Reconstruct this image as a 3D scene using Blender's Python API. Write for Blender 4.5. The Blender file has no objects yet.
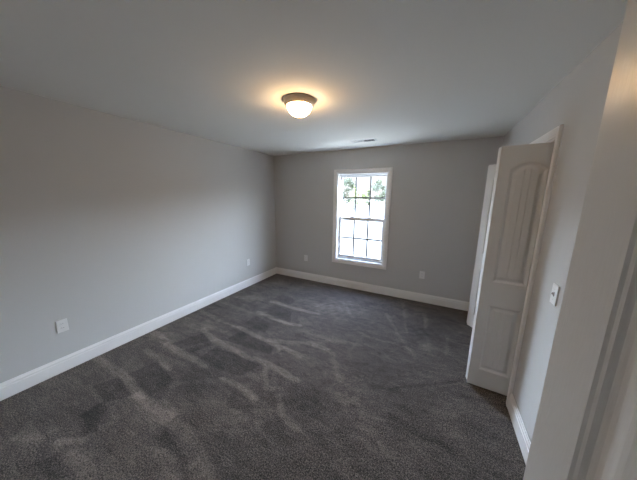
import bpy, bmesh, math, random
import numpy as np
from mathutils import Vector, Matrix

# ------------------------------------------------------------------ camera, sky, sun, exposure
S = bpy.context.scene
COL = S.collection
cam_data = bpy.data.cameras.new('camera')
cam = bpy.data.objects.new('camera', cam_data)
COL.objects.link(cam)
CR = Vector((0.88913, 0.45751, 0.01166)); CU = Vector((-0.09405, 0.15773, 0.98299)); CF = Vector((-0.44789, 0.87510, -0.18328))
m = Matrix((CR, CU, -CF)).transposed().to_4x4()
m.translation = Vector((0.0, 0.0, 1.649))
cam.matrix_world = m
cam_data.sensor_width = 36.0
cam_data.sensor_fit = 'HORIZONTAL'
cam_data.lens = 231.2 * 36.0 / 637.0
cam_data.clip_start = 0.02
cam_data.clip_end = 500
S.camera = cam

SKY = 51.0
SUN = 5.0
LAMP = 50.0
S.view_settings.view_transform = 'Standard'
S.view_settings.look = 'None'
S.view_settings.exposure = 0.46
S.view_settings.gamma = 1.0
S.view_settings.use_curve_mapping = False

world = bpy.data.worlds.new('sky')
S.world = world
world.use_nodes = True
wn = world.node_tree.nodes; wl = world.node_tree.links
wn.clear()
wo = wn.new('ShaderNodeOutputWorld'); wb = wn.new('ShaderNodeBackground')
wt = wn.new('ShaderNodeTexCoord'); wx = wn.new('ShaderNodeSeparateXYZ'); wr = wn.new('ShaderNodeValToRGB')
# hazy milky horizon, brighter blue-white sky above it (position = sine of the elevation)
ramp = [(0.0, (0.0172, 0.0176, 0.018)), (0.088, (0.0185, 0.0195, 0.0205)), (0.125, (0.76, 0.85, 0.98)), (0.32, (0.68, 0.80, 0.98)), (0.55, (0.20, 0.26, 0.38)), (1.0, (0.12, 0.17, 0.30))]
els = wr.color_ramp.elements
while len(els) < len(ramp): els.new(0.5)
for el, (q, c) in zip(els, ramp): el.position = q; el.color = (*c, 1)
wb.inputs['Strength'].default_value = SKY
wl.new(wt.outputs['Generated'], wx.inputs[0]); wl.new(wx.outputs['Z'], wr.inputs['Fac']); wl.new(wr.outputs['Color'], wb.inputs['Color']); wl.new(wb.outputs[0], wo.inputs['Surface'])

sun_d = bpy.data.lights.new('sun', 'SUN'); sun_d.energy = SUN; sun_d.angle = 0.02; sun_d.color = (1, 0.95, 0.87)
sun = bpy.data.objects.new('sun', sun_d); COL.objects.link(sun)
sun.rotation_euler = Vector((0.45, 0.75, -0.95)).to_track_quat('-Z', 'Y').to_euler()
sun.location = (-6, -10, 14)

# ------------------------------------------------------------------ room dimensions (metres)
XL, XR, YB, YF, H = -3.009, 0.658, 3.881, -0.07, 2.44
WT = 0.115
CY0, CY1, CZ = 2.170, 3.700, 2.062          # closet opening
WX0, WX1, WZ0, WZ1 = -1.622, -0.757, 0.515, 2.052   # window opening
DX0, DX1, DZ = -0.322, 0.470, 2.060         # entry doorway

# ------------------------------------------------------------------ materials
def mat(name, col, rough=0.6, metal=0.0, bump=None, spec=0.5, vary=None):
    M = bpy.data.materials.new(name); M.use_nodes = True
    n = M.node_tree.nodes; l = M.node_tree.links
    b = n['Principled BSDF']
    b.inputs['Base Color'].default_value = (*col, 1)
    b.inputs['Roughness'].default_value = rough
    b.inputs['Metallic'].default_value = metal
    b.inputs['Specular IOR Level'].default_value = spec
    tc = n.new('ShaderNodeTexCoord')
    if vary:
        sc, amt = vary
        nz = n.new('ShaderNodeTexNoise'); nz.inputs['Scale'].default_value = sc; nz.inputs['Detail'].default_value = 4
        l.new(tc.outputs['Object'], nz.inputs['Vector'])
        mx = n.new('ShaderNodeMix'); mx.data_type = 'RGBA'
        mx.inputs['A'].default_value = (*[c * (1 - amt) for c in col], 1); mx.inputs['B'].default_value = (*[min(1, c * (1 + amt)) for c in col], 1)
        l.new(nz.outputs['Fac'], mx.inputs['Factor']); l.new(mx.outputs['Result'], b.inputs['Base Color'])
    if bump:
        sc, st, dist, stretch = bump
        mp = n.new('ShaderNodeMapping'); mp.inputs['Scale'].default_value = stretch
        l.new(tc.outputs['Object'], mp.inputs['Vector'])
        nz = n.new('ShaderNodeTexNoise'); nz.inputs['Scale'].default_value = sc; nz.inputs['Detail'].default_value = 3
        l.new(mp.outputs['Vector'], nz.inputs['Vector'])
        bp = n.new('ShaderNodeBump'); bp.inputs['Strength'].default_value = st; bp.inputs['Distance'].default_value = dist
        l.new(nz.outputs['Fac'], bp.inputs['Height']); l.new(bp.outputs['Normal'], b.inputs['Normal'])
    return M

M_wall = mat('grey_wall_paint', (0.57, 0.568, 0.555), 0.75, bump=(160, 0.12, 0.002, (1, 1, 1)), spec=0.3)
M_ceil = mat('white_ceiling_paint', (0.85, 0.835, 0.785), 0.85, bump=(120, 0.1, 0.002, (1, 1, 1)), spec=0.2)
M_trim = mat('white_semi_gloss_trim', (0.88, 0.87, 0.85), 0.4)
M_door = mat('white_embossed_door', (0.79, 0.78, 0.755), 0.27, bump=(60, 0.22, 0.0015, (3, 3, 0.35)))
M_vinyl = mat('white_vinyl', (0.72, 0.73, 0.74), 0.35)
M_muntin = mat('grey_white_muntin', (0.28, 0.29, 0.30), 0.45)
M_plastic = mat('white_plastic', (0.80, 0.80, 0.79), 0.35)
M_dark = mat('dark_slot', (0.03, 0.03, 0.03), 0.6)
M_nickel = mat('brushed_nickel', (0.72, 0.58, 0.42), 0.45, 1.0)
M_steel = mat('steel', (0.55, 0.55, 0.55), 0.35, 1.0)
M_vent = mat('white_enamel', (0.72, 0.72, 0.71), 0.4)
M_hall = mat('hall_paint', (0.5, 0.5, 0.49), 0.8)
M_siding = mat('house_siding', (0.6, 0.6, 0.58), 0.8)
M_leaf = mat('leaf_green', (0.036, 0.042, 0.018), 0.7, vary=(1.5, 0.4))
M_leaf2 = mat('leaf_yellow_green', (0.13, 0.15, 0.04), 0.7, vary=(1.5, 0.3))
M_bark = mat('bark', (0.10, 0.075, 0.05), 0.9, vary=(8, 0.3))
M_road = mat('asphalt', (0.10, 0.10, 0.10), 0.9, vary=(4, 0.2))

def ground_material():
    M = bpy.data.materials.new('dry_field'); M.use_nodes = True
    n = M.node_tree.nodes; l = M.node_tree.links; b = n['Principled BSDF']; b.inputs['Roughness'].default_value = 0.95
    tc = n.new('ShaderNodeTexCoord')
    nz = n.new('ShaderNodeTexNoise'); nz.inputs['Scale'].default_value = 0.12; nz.inputs['Detail'].default_value = 6
    l.new(tc.outputs['Object'], nz.inputs['Vector'])
    cr = n.new('ShaderNodeValToRGB')
    cr.color_ramp.elements[0].position = 0.35; cr.color_ramp.elements[0].color = (0.085, 0.08, 0.066, 1)
    cr.color_ramp.elements[1].position = 0.65; cr.color_ramp.elements[1].color = (0.12, 0.112, 0.092, 1)
    l.new(nz.outputs['Fac'], cr.inputs['Fac'])
    # unseen pale strip added to bounce light onto the ceiling, duller field further out
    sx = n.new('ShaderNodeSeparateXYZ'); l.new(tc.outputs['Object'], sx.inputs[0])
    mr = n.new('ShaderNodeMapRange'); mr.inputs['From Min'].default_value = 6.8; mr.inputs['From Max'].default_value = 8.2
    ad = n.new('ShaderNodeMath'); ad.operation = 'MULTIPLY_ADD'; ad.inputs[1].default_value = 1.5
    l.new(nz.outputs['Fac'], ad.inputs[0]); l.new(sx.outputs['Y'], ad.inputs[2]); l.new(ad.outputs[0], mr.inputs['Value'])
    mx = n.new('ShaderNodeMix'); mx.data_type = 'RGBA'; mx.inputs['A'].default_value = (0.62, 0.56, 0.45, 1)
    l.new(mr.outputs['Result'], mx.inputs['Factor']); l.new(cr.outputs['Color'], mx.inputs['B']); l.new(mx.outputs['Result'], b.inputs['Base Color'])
    return M
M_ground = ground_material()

def carpet_material():
    M = bpy.data.materials.new('grey_cut_pile_carpet'); M.use_nodes = True
    n = M.node_tree.nodes; l = M.node_tree.links; b = n['Principled BSDF']
    b.inputs['Roughness'].default_value = 1.0; b.inputs['Specular IOR Level'].default_value = 0.05
    b.inputs['Sheen Weight'].default_value = 0.15; b.inputs['Sheen Roughness'].default_value = 0.6
    tc = n.new('ShaderNodeTexCoord'); at = n.new('ShaderNodeAttribute'); at.attribute_name = 'nap'
    def noise(s, d, r=0.6):
        q = n.new('ShaderNodeTexNoise'); q.inputs['Scale'].default_value = s; q.inputs['Detail'].default_value = d; q.inputs['Roughness'].default_value = r
        l.new(tc.outputs['Object'], q.inputs['Vector']); return q
    def mth(op, a, c):
        q = n.new('ShaderNodeMath'); q.operation = op
        for i, v in enumerate((a, c)):
            if isinstance(v, (int, float)): q.inputs[i].default_value = v
            else: l.new(v, q.inputs[i])
        return q.outputs[0]
    def streak(sx, sy, rot, warp):
        mp = n.new('ShaderNodeMapping'); mp.inputs['Scale'].default_value = (sx, sy, 1); mp.inputs['Rotation'].default_value = (0, 0, rot)
        l.new(tc.outputs['Object'], mp.inputs['Vector'])
        q = n.new('ShaderNodeTexNoise'); q.inputs['Scale'].default_value = 1.0; q.inputs['Detail'].default_value = 5; q.inputs['Roughness'].default_value = 0.65; q.inputs['Distortion'].default_value = warp
        l.new(mp.outputs['Vector'], q.inputs['Vector']); return q
    fine = noise(115, 4, 0.85); mid = noise(16, 6, 0.75); tuft = noise(210, 2, 0.6); blotch = noise(3.2, 4, 0.6)
    st1 = streak(3.0, 13.0, 0.12, 1.2); st2 = streak(5.0, 17.0, -0.9, 1.5)
    cen = lambda q, k: mth('MULTIPLY', mth('SUBTRACT', q.outputs['Fac'], 0.5), k)
    # value = 1 + nap * texture + streaks + tufts
    a = mth('MULTIPLY', at.outputs['Fac'], mth('ADD', mth('ADD', mth('MULTIPLY', mid.outputs['Fac'], 2.0), mth('MULTIPLY', st1.outputs['Fac'], 1.2)), -0.25))
    s2 = mth('ADD', cen(mid, 1.6), cen(blotch, 0.5))
    s4 = mth('ADD', cen(st1, 2.0), cen(st2, 1.5))
    v = mth('ADD', mth('ADD', mth('ADD', cen(fine, 15.0), s2), mth('ADD', cen(tuft, 5.0), s4)), mth('ADD', a, 1.0))
    v = mth('MAXIMUM', v, 0.15)
    vm = n.new('ShaderNodeVectorMath'); vm.operation = 'SCALE'; vm.inputs[0].default_value = (0.093, 0.077, 0.066)
    l.new(v, vm.inputs['Scale']); l.new(vm.outputs[0], b.inputs['Base Color'])
    bp = n.new('ShaderNodeBump'); bp.inputs['Strength'].default_value = 0.7; bp.inputs['Distance'].default_value = 0.012
    l.new(mth('ADD', fine.outputs['Fac'], mth('MULTIPLY', tuft.outputs['Fac'], 0.5)), bp.inputs['Height']); l.new(bp.outputs['Normal'], b.inputs['Normal'])
    return M
M_carpet = carpet_material()

def glow_material():
    M = bpy.data.materials.new('lit_frosted_glass'); M.use_nodes = True
    b = M.node_tree.nodes['Principled BSDF']
    b.inputs['Base Color'].default_value = (0.9, 0.85, 0.75, 1); b.inputs['Roughness'].default_value = 0.4
    b.inputs['Emission Color'].default_value = (1.0, 0.65, 0.33, 1); b.inputs['Emission Strength'].default_value = LAMP
    return M
M_glow = glow_material()

def glass_material():
    M = bpy.data.materials.new('window_glass'); M.use_nodes = True
    n = M.node_tree.nodes; l = M.node_tree.links; n.clear()
    o = n.new('ShaderNodeOutputMaterial'); t = n.new('ShaderNodeBsdfTransparent'); t.inputs['Color'].default_value = (0.95, 0.97, 0.97, 1)
    g = n.new('ShaderNodeBsdfGlossy'); g.inputs['Roughness'].default_value = 0.02
    f = n.new('ShaderNodeFresnel'); f.inputs['IOR'].default_value = 1.2
    x = n.new('ShaderNodeMixShader')
    l.new(f.outputs[0], x.inputs[0]); l.new(t.outputs[0], x.inputs[1]); l.new(g.outputs[0], x.inputs[2]); l.new(x.outputs[0], o.inputs['Surface'])
    return M
M_glass = glass_material()

# ------------------------------------------------------------------ helpers
def link(name, bm, material, parent=None, smooth=False, recalc=True):
    if recalc: bmesh.ops.recalc_face_normals(bm, faces=bm.faces)
    me = bpy.data.meshes.new(name); bm.to_mesh(me); bm.free()
    for mm in (material if isinstance(material, (list, tuple)) else [material]): me.materials.append(mm)
    if smooth:
        for pg in me.polygons: pg.use_smooth = True
    o = bpy.data.objects.new(name, me); COL.objects.link(o)
    if parent: o.parent = parent
    return o
def struct(o, label=None, cat=None):
    o['kind'] = 'structure'
    if label: o['label'] = label
    if cat: o['category'] = cat
    return o
def thing(o, label, cat, group=None):
    o['label'] = label; o['category'] = cat
    if group: o['group'] = group
    return o
def empty(name, loc=(0, 0, 0), rz=0.0):
    o = bpy.data.objects.new(name, None); COL.objects.link(o); o.location = loc; o.rotation_euler = (0, 0, rz); o.empty_display_size = 0.1
    return o
def add_box(bm, a, b, bevel=0.0, seg=2):
    g = bmesh.ops.create_cube(bm, size=1.0)
    vs = g['verts']
    c = [(a[i] + b[i]) / 2 for i in range(3)]; s = [abs(b[i] - a[i]) for i in range(3)]
    for v in vs: v.co = Vector((v.co.x * s[0] + c[0], v.co.y * s[1] + c[1], v.co.z * s[2] + c[2]))
    if bevel:
        es = list({e for v in vs for e in v.link_edges})
        bmesh.ops.bevel(bm, geom=es, offset=bevel, segments=seg, affect='EDGES', profile=0.5)
    return bm
def box(a, b, bevel=0.0, seg=2): return add_box(bmesh.new(), a, b, bevel, seg)
def lathe(bm, prof, n=40, cx=0, cy=0):
    rings = []
    for r, z in prof:
        if r < 1e-5: rings.append([bm.verts.new((cx, cy, z))])
        else: rings.append([bm.verts.new((cx + r * math.cos(2 * math.pi * k / n), cy + r * math.sin(2 * math.pi * k / n), z)) for k in range(n)])
    for A, B in zip(rings, rings[1:]):
        for k in range(n):
            q = []
            for v in (A[k % len(A)], A[(k + 1) % len(A)], B[(k + 1) % len(B)], B[k % len(B)]):
                if v not in q: q.append(v)
            if len(q) > 2: bm.faces.new(q)
    return bm
def ring_wall(outer, inner, t0, t1, tomap):
    """a wall with a rectangular hole: outer / inner = (u0, v0, u1, v1), thickness from t0 to t1"""
    bm = bmesh.new()
    def loop(r, t): return [bm.verts.new(tomap(u, v, t)) for u, v in ((r[0], r[1]), (r[2], r[1]), (r[2], r[3]), (r[0], r[3]))]
    A, B, C, D = loop(outer, t0), loop(inner, t0), loop(outer, t1), loop(inner, t1)
    for P, Q in ((A, B), (B, D), (D, C), (C, A)):
        for k in range(4): bm.faces.new((P[k], P[(k + 1) % 4], Q[(k + 1) % 4], Q[k]))
    return bm
def u_wall(outline, t0, t1, tomap):
    bm = bmesh.new()
    A = [bm.verts.new(tomap(u, v, t0)) for u, v in outline]; B = [bm.verts.new(tomap(u, v, t1)) for u, v in outline]
    n = len(A)
    bm.faces.new(A); bm.faces.new(B[::-1])
    for k in range(n): bm.faces.new((A[k], A[(k + 1) % n], B[(k + 1) % n], B[k]))
    return bm
def sweep(prof, path, closed, tomap):
    """mitred moulding. path = 2D points (u, v); prof = (w, t): w across the moulding to the LEFT of the path direction, t off the wall"""
    bm = bmesh.new(); n = len(path); rows = []
    for i, P in enumerate(path):
        P = Vector(P)
        def dirn(a, b): return (Vector(path[b % n]) - Vector(path[a % n])).normalized()
        ds = []
        if closed or i > 0: ds.append(dirn(i - 1, i))
        if closed or i < n - 1: ds.append(dirn(i, i + 1))
        nn = [Vector((-d.y, d.x)) for d in ds]
        if len(nn) == 2:
            b = (nn[0] + nn[1]).normalized(); b = b / max(0.2, b.dot(nn[0]))
        else: b = nn[0]
        rows.append([bm.verts.new(tomap(*(P + b * w), t)) for w, t in prof])
    k = len(prof)
    for i in range(n if closed else n - 1):
        A, B = rows[i], rows[(i + 1) % n]
        for j in range(k): bm.faces.new((A[j], A[(j + 1) % k], B[(j + 1) % k], B[j]))
    if not closed: bm.faces.new(rows[0]); bm.faces.new(rows[-1][::-1])
    return bm
CASING = [(0, 0), (0, 0.009), (0.004, 0.011), (0.014, 0.0115), (0.020, 0.014), (0.040, 0.017), (0.052, 0.0185), (0.060, 0.0175), (0.062, 0.014), (0.062, 0)]
BASE = [(0, 0), (0, 0.015), (0.098, 0.015), (0.101, 0.0135), (0.102, 0.0105), (0.108, 0.0115), (0.114, 0.0125), (0.120, 0.0115), (0.128, 0.0065), (0.136, 0.0050), (0.140, 0.0045), (0.140, 0)]   # (height, thickness)

# ------------------------------------------------------------------ room shell
struct(link('wall_left', box((XL - WT, YF - WT, -0.1), (XL, YB + 0.16, H + 0.1)), M_wall), 'long grey painted left wall with two outlets', 'wall')
struct(link('wall_back', ring_wall((XL, -0.1, 1.52, H + 0.1), (WX0, WZ0, WX1, WZ1), YB, YB + 0.16, lambda u, v, t: (u, t, v)), M_wall), 'grey painted back wall around the window', 'wall')
struct(link('wall_right', u_wall([(YF - WT, -0.1), (YF - WT, H + 0.1), (YB, H + 0.1), (YB, -0.1), (CY1, -0.1), (CY1, CZ), (CY0, CZ), (CY0, -0.1)][::-1], XR, XR + WT, lambda u, v, t: (t, u, v)), M_wall), 'grey painted right wall with the closet opening', 'wall')
struct(link('wall_front', u_wall([(XL, -0.1), (DX0, -0.1), (DX0, DZ), (DX1, DZ), (DX1, -0.1), (XR, -0.1), (XR, H + 0.1), (XL, H + 0.1)], YF - WT, YF, lambda u, v, t: (u, t, v)), M_wall), 'grey painted front wall with the entry doorway', 'wall')
struct(link('ceiling', box((XL, -1.75, H), (1.40, YB, H + 0.1)), M_ceil), 'flat white painted ceiling above the room', 'ceiling')
struct(link('wall_closet_back', box((1.40, 1.80, -0.1), (1.52, YB, H + 0.1)), M_wall), 'grey back wall inside the closet', 'wall')
struct(link('wall_closet_side', box((XR + WT, 1.80, -0.1), (1.40, 1.92, H)), M_wall), 'grey side wall inside the closet', 'wall')
struct(link('wall_hall_left', box((-1.12, -1.75, -0.1), (-1.0, YF - WT, H + 0.1)), M_hall), 'grey wall of the hallway outside the doorway', 'wall')
struct(link('wall_hall_right', box((1.40, -1.75, -0.1), (1.52, 1.80, H + 0.1)), M_hall), 'grey end wall beside the hallway', 'wall')
struct(link('wall_hall_back', box((-1.0, -1.75, -0.1), (1.40, -1.63, H)), M_hall), 'grey hallway wall facing the doorway', 'wall')

# carpet floor: a fine grid that carries the direction of the pile (nap) as vacuum strokes and footprints
STROKES = [(0.55, 0.07, [(-2.487, 1.702), (-2.174, 1.612), (-1.974, 1.595), (-1.58, 1.584), (-1.368, 1.597), (-1.01, 1.555)]), (0.5, 0.06, [(-2.137, 1.943), (-1.583, 1.876), (-1.287, 1.866), (-1.149, 1.849)]), (0.45, 0.06, [(-2.181, 2.365), (-1.844, 2.325), (-1.579, 2.297)]), (0.6, 0.07, [(-2.217, 2.731), (-1.815, 2.711), (-1.403, 2.721)]), (0.45, 0.05, [(-1.904, 2.293), (-1.445, 2.342)]), (0.5, 0.06, [(-1.603, 1.919), (-1.391, 1.979), (-1.149, 2.088), (-0.942, 2.077)]), (0.5, 0.08, [(-2.919, 1.371), (-2.527, 1.319), (-2.179, 1.298), (-1.896, 1.285)]), (0.55, 0.06, [(-1.615, 1.26), (-1.393, 1.25), (-1.196, 1.227)]), (0.45, 0.05, [(-1.354, 1.542), (-1.197, 1.354), (-1.077, 1.417)]), (0.4, 0.05, [(-1.056, 1.346), (-0.911, 1.217), (-0.747, 1.172)]), (0.4, 0.11, [(-1.829, 0.829), (-1.575, 0.794), (-1.282, 0.74), (-1.095, 0.68)]), (0.35, 0.07, [(-1.453, 0.622), (-1.229, 0.582)]), (0.45, 0.07, [(-2.975, 0.847), (-2.438, 0.85), (-1.996, 0.793), (-1.647, 0.8)]), (0.4, 0.05, [(-2.666, 1.147), (-2.148, 1.096)]), (0.4, 0.08, [(-2.107, 0.789), (-1.618, 0.713)]), (0.35, 0.08, [(-2.116, 0.35), (-1.681, 0.356)]), (0.35, 0.05, [(-2.137, 0.347), (-1.995, 0.436)]), (0.3, 0.05, [(-0.52, 3.2), (-0.3, 2.756), (-0.07, 2.39)]), (0.28, 0.04, [(-0.359, 3.688), (-0.214, 2.851)]), (0.35, 0.05, [(-0.156, 3.397), (-0.028, 3.467), (0.003, 3.096)]), (0.25, 0.05, [(0.251, 3.005), (0.221, 2.616)]), (0.35, 0.06, [(-2.964, 2.008), (-2.414, 1.93), (-2.115, 1.955)]), (0.3, 0.06, [(-2.828, 2.341), (-2.261, 2.288)]), (-0.3, 0.03, [(-0.228, 1.855), (0.343, 2.26)]), (-0.25, 0.06, [(-0.179, 1.585), (0.232, 1.522)]), (-0.4, 0.09, [(-1.61, 0.709), (-1.266, 0.708)]), (0.3, 0.05, [(-2.345, 1.318), (-2.216, 1.526), (-2.174, 1.612)]), (0.3, 0.06, [(-0.654, 1.744), (-0.91, 2.086)]), (0.3, 0.06, [(-1.403, 2.261), (-0.985, 2.251), (-0.645, 2.327)])]
PATCHES = [(-0.4, [(-2.132, 2.031), (-2.12, 2.268), (-1.812, 2.199), (-1.752, 2.009)]), (-0.45, [(-2.054, 1.677), (-2.036, 1.895), (-1.503, 1.847), (-1.427, 1.718)]), (-0.35, [(-2.158, 2.425), (-2.102, 2.659), (-1.749, 2.599), (-1.626, 2.367)]), (-0.35, [(-2.272, 2.826), (-2.237, 3.026), (-1.928, 2.955), (-1.918, 2.798)]), (-0.4, [(-2.046, 1.284), (-2.047, 1.536), (-1.421, 1.569), (-1.496, 1.351)]), (-0.4, [(-2.545, 1.33), (-2.41, 1.645), (-2.131, 1.551), (-2.19, 1.328)]), (-0.4, [(-2.435, 0.879), (-2.382, 1.105), (-1.987, 1.036), (-1.981, 0.834)]), (-0.4, [(-2.54, 0.666), (-2.464, 0.822), (-2.119, 0.772), (-2.248, 0.633)]), (-0.4, [(-2.261, 0.495), (-2.254, 0.635), (-2.01, 0.591), (-2.055, 0.482)]), (-0.4, [(-2.285, 0.491), (-2.262, 0.6), (-1.993, 0.515), (-2.024, 0.436)]), (0.3, [(-2.115, 0.492), (-2.157, 0.656), (-1.958, 0.618), (-1.957, 0.502)]), (0.25, [(-2.441, 0.201), (-2.541, 0.311), (-2.272, 0.368), (-2.18, 0.234)]), (-0.35, [(-2.094, 0.215), (-2.037, 0.329), (-1.779, 0.322), (-1.873, 0.244)]), (-0.3, [(-1.456, 1.253), (-1.243, 1.214), (-1.072, 1.086), (-1.372, 1.071)]), (-0.3, [(-3.193, 2.263), (-2.556, 2.23), (-2.495, 1.886), (-3.035, 1.901)])]
BLOBS = [(0.35, -1.169, 3.019, 0.45), (0.3, 0.034, 2.65, 0.12), (0.3, -1.503, 2.422, 0.12), (0.3, -1.382, 1.425, 0.1), (0.25, -1.117, 1.797, 0.2), (0.2, -1.199, 1.112, 0.25), (-0.3, -0.793, 1.43, 0.2), (-0.3, -0.062, 2.983, 0.35), (0.2, -0.501, 1.585, 0.25), (0.2, -1.639, 0.485, 0.3), (-0.25, -1.859, 1.104, 0.25), (0.25, -2.254, 1.109, 0.1), (0.2, -2.5, 2.772, 0.2), (-0.25, 0.227, 3.415, 0.3)]
def carpet_floor():
    dx = 0.012
    xs = np.arange(XL - 0.01, 1.41, dx); ys = np.arange(-1.64, YB + 0.02, dx)
    X, Y = np.meshgrid(xs, ys)
    rng = np.random.RandomState(3)
    # slow wander so that strokes and patches have soft irregular borders
    def wander(seed, s):
        r = np.random.RandomState(seed); out = 0
        for k in range(7):
            f = r.uniform(0.6, 2.2, 2) * s; out = out + np.sin(X * f[0] * r.choice([-1, 1]) + Y * f[1] + r.uniform(0, 6.3))
        return out / 7
    wx = 0.013 * wander(1, 14); wy = 0.013 * wander(2, 14)
    PX, PY = X + wx, Y + wy
    nap = 0.10 * wander(5, 3) + 0.16 * wander(6, 9) + 0.12 * wander(8, 22)
    for a, w, P in STROKES:
        d = np.full(X.shape, 9.0)
        for (x0, y0), (x1, y1) in zip(P, P[1:]):
            vx, vy = x1 - x0, y1 - y0; L2 = vx * vx + vy * vy + 1e-9
            t = np.clip(((PX - x0) * vx + (PY - y0) * vy) / L2, 0, 1)
            d = np.minimum(d, np.hypot(PX - x0 - t * vx, PY - y0 - t * vy))
        nap += 1.35 * a * np.clip((w * 0.5 - d) / 0.022 + 0.5, 0, 1)
    for a, P in PATCHES:
        cx = sum(q[0] for q in P) / 4; cy = sum(q[1] for q in P) / 4
        P = sorted(P, key=lambda q: math.atan2(q[1] - cy, q[0] - cx))
        d = np.full(X.shape, 9.0)
        for (x0, y0), (x1, y1) in zip(P, P[1:] + P[:1]):
            ln = math.hypot(x1 - x0, y1 - y0) + 1e-9
            d = np.minimum(d, ((x1 - x0) * (PY - y0) - (y1 - y0) * (PX - x0)) / ln)
        nap += 1.3 * a * np.clip(d / 0.014 + 0.5, 0, 1)
    for a, x, y, r in BLOBS:
        nap += 1.7 * a * np.clip(1.3 - np.hypot(PX - x, (PY - y) * 1.3) / r, 0, 1) * (0.7 + 0.9 * wander(11, 26))
    # short brush marks left by feet and the vacuum head
    for k in range(230):
        cx, cy = rng.uniform(XL, XR), rng.uniform(0.2, YB); a = rng.normal(0.1, 0.55 if cx > -1.6 else 0.15); ln = rng.uniform(0.07, 0.28); w = rng.uniform(0.012, 0.035)
        u = (PX - cx) * math.cos(a) + (PY - cy) * math.sin(a); v = -(PX - cx) * math.sin(a) + (PY - cy) * math.cos(a)
        v = v + rng.uniform(-0.9, 0.9) * u * u
        nap += rng.uniform(-0.2, 0.32) * np.clip((1 - np.abs(u) / ln) * 3, 0, 1) * np.clip((1 - np.abs(v) / w) * 2, 0, 1)
    # blocks left by the vacuum head, in rows that run out from the left wall
    for k in range(46):
        cx, cy = XL + abs(rng.normal(0, 0.9)), rng.uniform(0.3, 3.7); hx, hy = rng.uniform(0.10, 0.30), rng.uniform(0.07, 0.14); a = rng.normal(-0.05, 0.07)
        u = (PX - cx) * math.cos(a) + (PY - cy) * math.sin(a); v = -(PX - cx) * math.sin(a) + (PY - cy) * math.cos(a)
        nap += rng.choice([-1, 1]) * rng.uniform(0.12, 0.26) * np.clip((hx - np.abs(u)) / 0.014, 0, 1) * np.clip((hy - np.abs(v)) / 0.014, 0, 1)
    nap = nap - 0.05
    nx, ny = len(xs), len(ys)
    Z = np.clip(nap, -1, 1) * 0.0015 + rng.uniform(-0.0012, 0.0012, X.shape)
    co = np.stack([X, Y, Z], -1).reshape(-1, 3)
    idx = np.arange(nx * ny).reshape(ny, nx)
    f = np.stack([idx[:-1, :-1], idx[:-1, 1:], idx[1:, 1:], idx[1:, :-1]], -1).reshape(-1, 4)
    me = bpy.data.meshes.new('floor'); me.from_pydata(co.tolist(), [], f.tolist())
    at = me.attributes.new('nap', 'FLOAT', 'POINT'); at.data.foreach_set('value', nap.reshape(-1).astype(np.float32))
    me.materials.append(M_carpet)
    for p in me.polygons: p.use_smooth = True
    o = bpy.data.objects.new('floor', me); COL.objects.link(o)
    return o
struct(carpet_floor(), 'dark grey cut pile carpet floor with vacuum marks', 'floor')
struct(link('foundation', box((XL - WT, -1.75, -0.6), (1.52, YB + 0.16, -0.1)), M_siding), 'concrete foundation under the room', 'foundation')

# baseboards
def baseboard(name, p0, p1, nrm, label, mit0=0.0, mit1=0.0):
    bm = bmesh.new(); p0 = Vector((*p0, 0)); p1 = Vector((*p1, 0)); d = (p1 - p0).normalized(); n = Vector((*nrm, 0))
    rows = [[bm.verts.new(P + n * t + s * d * t * mi + Vector((0, 0, h))) for h, t in BASE] for P, s, mi in ((p0, 1, mit0), (p1, -1, mit1))]
    k = len(BASE)
    for j in range(k): bm.faces.new((rows[0][j], rows[0][(j + 1) % k], rows[1][(j + 1) % k], rows[1][j]))
    bm.faces.new(rows[0]); bm.faces.new(rows[1][::-1])
    return struct(link(name, bm, M_trim), label, 'baseboard')
baseboard('baseboard_left', (XL, YF), (XL, YB), (1, 0), 'white moulded baseboard along the left wall', 0, 1)
baseboard('baseboard_back', (XL, YB), (XR, YB), (0, -1), 'white moulded baseboard below the window wall', 1, 1)
baseboard('baseboard_right', (XR, YF), (XR, CY0 - 0.057), (-1, 0), 'white moulded baseboard under the light switch')
baseboard('baseboard_right.001', (XR, CY1 + 0.057), (XR, YB), (-1, 0), 'short white baseboard between closet and back corner', 0, 1)

# ------------------------------------------------------------------ window
onb = lambda u, v, t: (u, YB - t, v)
struct(link('trim_1', sweep(CASING, [(WX0 - 0.005, WZ0 - 0.005), (WX0 - 0.005, WZ1 + 0.005), (WX1 + 0.005, WZ1 + 0.005), (WX1 + 0.005, WZ0 - 0.005)], True, onb), M_trim), 'white picture frame casing around the window', 'trim')
win = struct(empty('window_1', ((WX0 + WX1) / 2, YB + 0.05, WZ0)), 'white double hung window with six lites in each sash', 'window')
OX, OY, OZ = win.location
def wl_(u, v, t): return (u - OX, t - OY, v - OZ)
e = 0.001
link('jamb_liner', ring_wall((WX0 + e, WZ0 + e, WX1 - e, WZ1 - e), (WX0 + 0.012, WZ0 + 0.012, WX1 - 0.012, WZ1 - 0.012), YB - 0.001, YB + 0.158, wl_), M_trim, win)
fx0, fx1, fz0, fz1 = WX0 + 0.012, WX1 - 0.012, WZ0 + 0.012, WZ1 - 0.012
link('window_frame', ring_wall((fx0, fz0, fx1, fz1), (fx0 + 0.014, fz0 + 0.028, fx1 - 0.014, fz1 - 0.02), YB + 0.055, YB + 0.150, wl_), M_vinyl, win)
gx0, gx1, gz0, gz1 = fx0 + 0.014, fx1 - 0.014, fz0 + 0.028, fz1 - 0.02
ZM = 1.270
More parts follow.
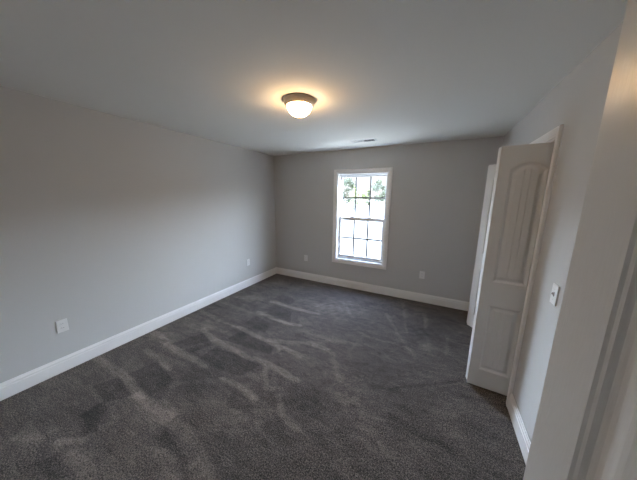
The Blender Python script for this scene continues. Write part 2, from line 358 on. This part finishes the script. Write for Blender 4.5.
def sash(x0, x1, z0, z1, y0, y1, st, bot, top, lock):
    s = link('sash', ring_wall((x0, z0, x1, z1), (x0 + st, z0 + bot, x1 - st, z1 - top), y0, y1, wl_), M_vinyl, win)
    ax0, ax1, az0, az1 = x0 + st, x1 - st, z0 + bot, z1 - top; ym = (y0 + y1) / 2
    bm = bmesh.new(); hw = 0.0135
    mt = 0.004
    xs_ = [ax0]; 
    for k in (1, 2): c = ax0 + (ax1 - ax0) * k / 3; xs_ += [c - hw, c + hw]
    xs_.append(ax1); zc = (az0 + az1) / 2; zs_ = [az0, zc - hw, zc + hw, az1]
    vv = {}
    def V(i, j, t):
        if (i, j, t) not in vv: vv[i, j, t] = bm.verts.new(wl_(xs_[i], zs_[j], t))
        return vv[i, j, t]
    solid = lambda i, j: 0 <= i < 5 and 0 <= j < 3 and (i in (1, 3) or j == 1)
    for i in range(5):
        for j in range(3):
            if not solid(i, j): continue
            for t in (ym - mt, ym + mt): bm.faces.new((V(i, j, t), V(i + 1, j, t), V(i + 1, j + 1, t), V(i, j + 1, t)))
            for (di, dj, a, b) in ((-1, 0, (i, j), (i, j + 1)), (1, 0, (i + 1, j), (i + 1, j + 1)), (0, -1, (i, j), (i + 1, j)), (0, 1, (i, j + 1), (i + 1, j + 1))):
                if not solid(i + di, j + dj): bm.faces.new((V(*a, ym - mt), V(*b, ym - mt), V(*b, ym + mt), V(*a, ym + mt)))
    link('muntin_grid', bm, M_muntin, s)
    bm = bmesh.new()
    bm.faces.new([bm.verts.new(wl_(u, v, ym + 0.006)) for u, v in ((ax0, az0), (ax1, az0), (ax1, az1), (ax0, az1))])
    link('glass_pane', bm, M_glass, s)
    if lock:
        for cx in (x0 + (x1 - x0) * 0.3, x0 + (x1 - x0) * 0.7):
            bm = box((cx - 0.03 - OX, y0 - 0.006 - OY, z1 - OZ), (cx + 0.03 - OX, y0 + 0.018 - OY, z1 + 0.012 - OZ), 0.003)
            link('sash_lock', bm, M_vinyl, s)
    return s
sash(gx0, gx1, ZM - 0.030, gz1, YB + 0.108, YB + 0.138, 0.022, 0.050, 0.026, False)
sash(gx0, gx1, gz0, ZM + 0.028, YB + 0.072, YB + 0.102, 0.034, 0.045, 0.056, True)

# ------------------------------------------------------------------ moulded two-panel doors
PROF = [(0, 0), (0.005, -0.0035), (0.012, -0.004), (0.020, -0.0095), (0.030, -0.0115), (0.040, -0.0105), (0.062, -0.0045), (0.072, -0.003)]
PROF_CLOSET = [(0, 0), (0.003, -0.0008), (0.022, -0.0105), (0.030, -0.0115), (0.040, -0.0105), (0.066, -0.0035), (0.074, -0.0030)]
def panel_door(w, z0, z1, t, panels, grooves, scale, prof):
    """slab in local coords: x 0..w from the edge, y 0 (one face) .. -t (other), panels = (x0, x1, zbottom, zshoulder, zapex)"""
    bm = bmesh.new()
    fr = [0.0]
    for g in grooves: fr += [g - 0.022, g - 0.004, g + 0.004, g + 0.022]
    fr += [0.08, 0.92, 1.0, 0.5] if 0.5 not in grooves else [0.08, 0.92, 1.0]
    for k in range(1, 14): fr.append(k / 14)
    fr = sorted(set(round(f, 4) for f in fr))
    outer = {}
    for side, yf in ((1, 0.0), (-1, -t)):
        def P(x, z, d): return bm.verts.new((x, yf + side * d, z))
        O = [P(x, z, 0) for x, z in ((0, z0), (w, z0), (w, z1), (0, z1))]; outer[side] = O
        edges = [bm.edges.new((O[k], O[(k + 1) % 4])) for k in range(4)]
        for (x0, x1, zb, zs, za) in panels:
            rings = []
            for d, h in prof:
                d *= scale
                bot, top = [], []
                for f in fr:
                    x = x0 + d + (x1 - x0 - 2 * d) * f
                    zt = zs + (za - zs) * (1 - ((f - 0.5) * 2) ** 2) - d
                    bot.append(P(x, zb + d, h)); top.append(P(x, zt, h))
                rings.append((bot, top))
            n = len(fr)
            L0 = rings[0][0] + rings[0][1][::-1]
            for k in range(len(L0)): edges.append(bm.edges.new((L0[k], L0[(k + 1) % len(L0)])))
            for (b0, t0), (b1, t1) in zip(rings, rings[1:]):
                A = b0 + t0[::-1]; B = b1 + t1[::-1]
                for k in range(len(A)):
                    q = (k + 1) % len(A)
                    bm.faces.new((A[k], A[q], B[q], B[k]))
            b1, t1 = rings[-1]
            for g in grooves:
                for f in (g - 0.004, g + 0.004):
                    j = fr.index(round(f, 4))
                    for vv in (b1[j], t1[j]): vv.co.y -= side * 0.0035
            for k in range(n - 1): bm.faces.new((b1[k], b1[k + 1], t1[k + 1], t1[k]))
        r = bmesh.ops.triangle_fill(bm, use_beauty=True, use_dissolve=False, edges=edges)
    A, B = outer[1], outer[-1]
    for k in range(4): bm.faces.new((A[k], A[(k + 1) % 4], B[(k + 1) % 4], B[k]))
    return bm

def knuckle_hinge(parent, x, y, z):
    bm = bmesh.new(); lathe(bm, [(0, z - 0.045), (0.006, z - 0.045), (0.006, z + 0.045), (0, z + 0.045)], 12, x, y)
    add_box(bm, (x - 0.004, y - 0.002, z - 0.044), (x + 0.020, y + 0.002, z + 0.044))
    return link('hinge', bm, M_steel, parent)

LW, LT = 0.350, 0.035
def bifold_leaf(parent, origin, ang, flip):
    bm = panel_door(LW, 0.014, 2.037, LT, [(0.070, LW - 0.070, 0.180, 0.780, 0.780), (0.070, LW - 0.070, 0.985, 1.862, 1.914)], (0.33, 0.67), 0.68, PROF_CLOSET)
    bmesh.ops.translate(bm, verts=bm.verts, vec=(0, 0, 0))
    if flip: bmesh.ops.translate(bm, verts=bm.verts, vec=(0, LT, 0))
    o = link('leaf', bm, M_door, parent)
    o.location = origin; o.rotation_euler = (0, 0, ang)
    return o
d2 = struct(empty('door_2'), 'white arched panel bifold closet door folded open nearest the switch', 'door')
bifold_leaf(d2, (0.380, 2.280, 0), math.radians(-3.0), False)
bifold_leaf(d2, (0.380, 2.2815, 0), math.radians(11.5), True)
for z in (0.25, 1.02, 1.80): knuckle_hinge(d2, 0.386, 2.2807, z)
d3 = struct(empty('door_3'), 'white bifold closet door half folded behind the nearer one', 'door')
bifold_leaf(d3, (0.505, 3.4245, 0), math.radians(-46.7), False)
bifold_leaf(d3, (0.505, 3.4255, 0), math.radians(46.7), True)
for z in (0.25, 1.02, 1.80): knuckle_hinge(d3, 0.512, 3.425, z)

# closet casing, jamb and track
onr = lambda u, v, t: (XR - t, u, v)
struct(link('trim_2', sweep(CASING, [(CY0 - 0.001 + 0.005, 0), (CY0 + 0.004, CZ - 0.004), (CY1 - 0.004, CZ - 0.004), (CY1 - 0.004, 0)], False, onr), M_trim), 'white casing around the closet opening', 'trim')
jb = [(CY0, 0), (CY0, CZ), (CY1, CZ), (CY1, 0), (CY1 - 0.016, 0), (CY1 - 0.016, CZ - 0.016), (CY0 + 0.016, CZ - 0.016), (CY0 + 0.016, 0)]
struct(link('trim_3', u_wall(jb, XR - 0.0005, XR + WT, lambda u, v, t: (t, u, v)), M_trim), 'white jamb lining the closet opening', 'trim')

# entry door, swung open beside the camera
DW, DT = 0.762, 0.035
ED = struct(empty('door_1', (0.265, 0.679, 0.0), math.atan2(-0.978, 0.208)), 'white moulded entry door swung open in front of the right wall', 'door')
bm = panel_door(DW, 0.014, 2.040, DT, [(0.109, DW - 0.109, 0.200, 0.800, 0.800), (0.109, DW - 0.109, 0.995, 1.800, 1.885)], (0.28, 0.5, 0.72), 1.1, PROF)
bmesh.ops.translate(bm, verts=bm.verts, vec=(0, DT, 0))
link('door_slab', bm, M_door, ED)
for z in (0.25, 1.02, 1.80): knuckle_hinge(ED, DW + 0.002, DT + 0.005, z)
onf = lambda u, v, t: (u, YF + t, v)
jb = [(DX0, 0), (DX0, DZ), (DX1, DZ), (DX1, 0), (DX1 - 0.016, 0), (DX1 - 0.016, DZ - 0.016), (DX0 + 0.016, DZ - 0.016), (DX0 + 0.016, 0)]
struct(link('trim_4', u_wall(jb, YF - WT, YF + 0.0005, lambda u, v, t: (u, t, v)), M_trim), 'white jamb lining the entry doorway', 'trim')
struct(link('trim_5', sweep(CASING, [(DX0 + 0.004, 0), (DX0 + 0.004, DZ - 0.004), (DX1 - 0.004, DZ - 0.004), (DX1 - 0.004, 0)], False, onf), M_trim), 'white casing around the entry doorway', 'trim')

# ------------------------------------------------------------------ flush ceiling light
cl = thing(empty('ceiling_light', (-1.117, 1.800, H)), 'round flush ceiling light with lit frosted dome and nickel pan', 'light')
bm = lathe(bmesh.new(), [(0, 0), (0.136, 0), (0.1375, -0.005), (0.135, -0.010), (0.129, -0.013), (0.126, -0.020), (0.125, -0.030), (0.119, -0.036), (0.112, -0.039), (0.109, -0.046), (0.106, -0.048), (0.103, -0.044), (0.101, -0.026), (0, -0.026)], 64)
link('mounting_pan', bm, M_nickel, cl, True)
prof = [(0.102, -0.040)] + [(0.102 * math.cos(a), -0.044 - 0.084 * math.sin(a)) for a in [math.radians(d) for d in range(0, 90, 6)]] + [(0, -0.128)]
link('glass_dome', lathe(bmesh.new(), prof, 64), M_glow, cl, True)
bm = lathe(bmesh.new(), [(0, -0.126), (0.009, -0.127), (0.010, -0.131), (0.005, -0.134), (0.007, -0.139), (0.005, -0.143), (0, -0.144)], 20)
link('finial', bm, M_nickel, cl, True)

# ------------------------------------------------------------------ ceiling register
cv = thing(empty('ceiling_vent', (-1.030, 3.385, H)), 'small white two way air register in the ceiling before the window', 'vent')
bm = bmesh.new()
fo, fi = (-0.180, -0.078), (-0.150, -0.050)
O = [(-0.180, -0.078), (0.180, -0.078), (0.180, 0.078), (-0.180, 0.078)]; I2 = [(-0.150, -0.050), (0.150, -0.050), (0.150, 0.050), (-0.150, 0.050)]
lv = []
for pts, z in ((O, 0), (O, -0.002), (I2, -0.006), (I2, 0)): lv.append([bm.verts.new((x, y, z)) for x, y in pts])
for A, B in zip(lv, lv[1:] + lv[:1]):
    for k in range(4): bm.faces.new((A[k], A[(k + 1) % 4], B[(k + 1) % 4], B[k]))
link('register_frame', bm, M_vent, cv)
link('duct_opening', box((-0.150, -0.050, -0.0012), (0.150, 0.050, -0.0002)), M_dark, cv)
link('divider_bar', box((-0.006, -0.050, -0.010), (0.006, 0.050, -0.001)), M_vent, cv)
for sgn in (-1, 1):
    for k in range(7):
        bm = box((-0.0008, -0.0495, -0.0055), (0.0008, 0.0495, 0.0055))
        o = link('louver', bm, M_vent, cv)
        o.location = (sgn * (0.019 + k * 0.0195), 0, -0.0050); o.rotation_euler = (0, math.radians(48), 0) if sgn < 0 else (0, math.radians(-48), 0)

# ------------------------------------------------------------------ outlets and switch (local: x across, z up, +y off the wall)
def plate_mesh(w, h):
    bm = box((-w / 2, 0, -h / 2), (w / 2, 0.0075, h / 2), 0.0025, 2); return bm
def make_outlet(label):
    r = thing(empty('wall_outlet'), label, 'outlet', None)
    link('faceplate', plate_mesh(0.076, 0.119), M_plastic, r)
    for s in (-1, 1):
        bm = bmesh.new(); n = 20
        ring = []
        for yy in (0.005, 0.0088):
            ring.append([bm.verts.new((max(-0.0150, min(0.0150, 0.0185 * math.cos(2 * math.pi * k / n))), yy, s * 0.0195 + 0.0145 * math.sin(2 * math.pi * k / n))) for k in range(n)])
        for k in range(n): bm.faces.new((ring[0][k], ring[0][(k + 1) % n], ring[1][(k + 1) % n], ring[1][k]))
        bm.faces.new(ring[1]); bm.faces.new(ring[0][::-1])
        rc = link('receptacle', bm, M_plastic, r)
        for px, hh in ((-0.006, 0.0085), (0.006, 0.0070)):
            link('slot', box((px - 0.0011, 0.008, s * 0.0195 + 0.002 - hh / 2), (px + 0.0011, 0.0091, s * 0.0195 + 0.002 + hh / 2)), M_dark, rc)
    bm = bmesh.new(); bmesh.ops.create_cone(bm, cap_ends=True, segments=14, radius1=0.0035, radius2=0.003, depth=0.002, matrix=Matrix.Translation((0, 0.0083, 0)) @ Matrix.Rotation(math.pi / 2, 4, 'X'))
    link('screw', bm, M_plastic, r)
    return r
def dup(root):
    r = root.copy(); COL.objects.link(r)
    for ch in list(root.children):
        c = ch.copy(); COL.objects.link(c); c.parent = r
        for g in list(ch.children):
            d = g.copy(); COL.objects.link(d); d.parent = c
    return r
out0 = make_outlet('white duplex wall outlet')
spots = [((XL, 0.665, 0.443), -math.pi / 2, 'white duplex outlet on the left wall in the foreground, far from the window'),
         ((XL, 3.054, 0.455), -math.pi / 2, 'small white outlet on the left wall near the back corner'),
         ((-2.263, YB, 0.443), math.pi, 'white outlet on the back wall between left corner and window'),
         ((-0.131, YB, 0.448), math.pi, 'white outlet on the back wall between window and closet')]
for i, (loc, rz, lab) in enumerate(spots):
    o = out0 if i == 0 else dup(out0)
    o.location = loc; o.rotation_euler = (0, 0, rz); o['label'] = lab; o['group'] = 'wall outlets above the baseboards'
sw = thing(empty('light_switch', (XR, 1.770, 1.103), math.pi / 2), 'white toggle light switch on the right wall beside the closet', 'switch')
link('faceplate', plate_mesh(0.074, 0.120), M_plastic, sw)
link('toggle_slot', box((-0.0055, 0.0055, -0.0125), (0.0055, 0.0079, 0.0125)), M_dark, sw)
bm = box((-0.0042, 0.0, -0.006), (0.0042, 0.017, 0.006), 0.001)
tg = link('toggle', bm, M_plastic, sw); tg.location = (0, 0.004, 0); tg.rotation_euler = (math.radians(28), 0, 0)
for s in (-1, 1):
    bm = bmesh.new(); bmesh.ops.create_cone(bm, cap_ends=True, segments=14, radius1=0.0035, radius2=0.003, depth=0.002, matrix=Matrix.Translation((0, 0.0083, s * 0.030)) @ Matrix.Rotation(math.pi / 2, 4, 'X'))
    link('screw', bm, M_plastic, sw)

# ------------------------------------------------------------------ outside: field, road, trees and bushes
GZ = -0.6
bm = bmesh.new(); bm.faces.new([bm.verts.new((x, y, GZ)) for x, y in ((-200, -60), (120, -60), (120, 260), (-200, 260))])
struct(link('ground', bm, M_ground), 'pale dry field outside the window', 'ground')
def road_mesh():
    bm = bmesh.new(); rows = []
    for k in range(13):
        x = -9.5 + k * 1.1; y = 17.6 - 0.10 * k + 0.15 * math.sin(k * 0.8); w = 0.45 + 0.05 * k
        rows.append((bm.verts.new((x, y - w, GZ + 0.01)), bm.verts.new((x, y + w, GZ + 0.01))))
    for a, b in zip(rows, rows[1:]): bm.faces.new((a[0], b[0], b[1], a[1]))
    return bm
rd = struct(link('driveway', road_mesh(), M_road), 'grey asphalt strip crossing the field outside', 'driveway')

def plant(name, label, cat, x, y, h, w, seed, material, n=700, trunk=True, low=0.25, leaf=0.16, group=None):
    rnd = random.Random(seed)
    r = thing(empty(name, (x, y, GZ)), label, cat, group)
    clumps = []
    for k in range(16):
        a = rnd.uniform(0, 6.283); q = math.sqrt(rnd.random())
        zf = rnd.uniform(low, 0.95); env = math.sin(math.pi * min(1, max(0.08, (zf - low + 0.12) / (1.12 - low)))) ** 0.7
        clumps.append((Vector((math.cos(a) * q * w * 0.36 * env, math.sin(a) * q * w * 0.36 * env, zf * h)), rnd.uniform(0.14, 0.24) * w))
    bm = bmesh.new()
    for k in range(n):
        c, rad = clumps[k % len(clumps)]
        d = Vector((rnd.gauss(0, 1), rnd.gauss(0, 1), rnd.gauss(0, 0.8)))
        d = d.normalized() * rad * rnd.uniform(0.35, 1.0)
        p = c + d; p.z = max(0.05, p.z)
        t = Vector((rnd.gauss(0, 1), rnd.gauss(0, 1), rnd.gauss(0, 0.6))).normalized(); u = t.orthogonal().normalized()
        s = leaf * rnd.uniform(0.6, 1.3)
        bm.faces.new([bm.verts.new(p + t * s), bm.verts.new(p + u * s * 0.55), bm.verts.new(p - t * s), bm.verts.new(p - u * s * 0.55)])
    link('foliage', bm, material, r, recalc=False)
    if trunk:
        bm = bmesh.new()
        lathe(bm, [(0.05 * w * 0.5, 0), (0.034 * w * 0.5, h * 0.3), (0.022 * w * 0.5, h * 0.6), (0, h * 0.85)], 9)
        link('trunk', bm, M_bark, r)
        for k in range(5):
            c, rad = clumps[k * 3]; z0 = h * rnd.uniform(0.25, 0.5); d = c - Vector((0, 0, z0))
            if d.length < 0.2: continue
            bm = bmesh.new(); bmesh.ops.create_cone(bm, cap_ends=True, segments=7, radius1=0.013 * w * 0.5, radius2=0.004 * w * 0.5, depth=d.length)
            bmesh.ops.transform(bm, matrix=Matrix.Translation(Vector((0, 0, z0)) + d / 2) @ d.to_track_quat('Z', 'Y').to_matrix().to_4x4(), verts=bm.verts)
            link('branch', bm, M_bark, r)
    return r
D = 50.0
plant('tree', 'leafy tree outside seen through the upper left panes', 'tree', -0.372 * D, D, 6.3, 4.7, 11, M_leaf, 1500, low=0.22, leaf=0.19)
plant('tree', 'leafy tree outside seen through the upper right panes', 'tree', -0.226 * D, D, 6.4, 4.7, 12, M_leaf, 1500, low=0.22, leaf=0.19)
plant('bush', 'yellow green bush left of the gap between the trees', 'bush', -0.318 * D, D - 2, 4.3, 3.2, 13, M_leaf2, 600, False, 0.1)
plant('bush', 'yellow green bush in the middle between the two trees', 'bush', -0.285 * D, D + 1, 4.0, 2.8, 14, M_leaf2, 600, False, 0.1)
plant('bush', 'dark green bush close to the right tree', 'bush', -0.266 * D, D - 1, 3.8, 1.6, 15, M_leaf, 350, False, 0.1)
plant('bush', 'low green bush in front of the left tree', 'bush', -0.335 * 38, 38, 2.05, 1.6, 16, M_leaf, 260, False, 0.1, 0.10)
plant('bush', 'low green bush in the field below the trees', 'bush', -0.295 * 38, 38, 2.0, 1.4, 17, M_leaf2, 260, False, 0.1, 0.10)
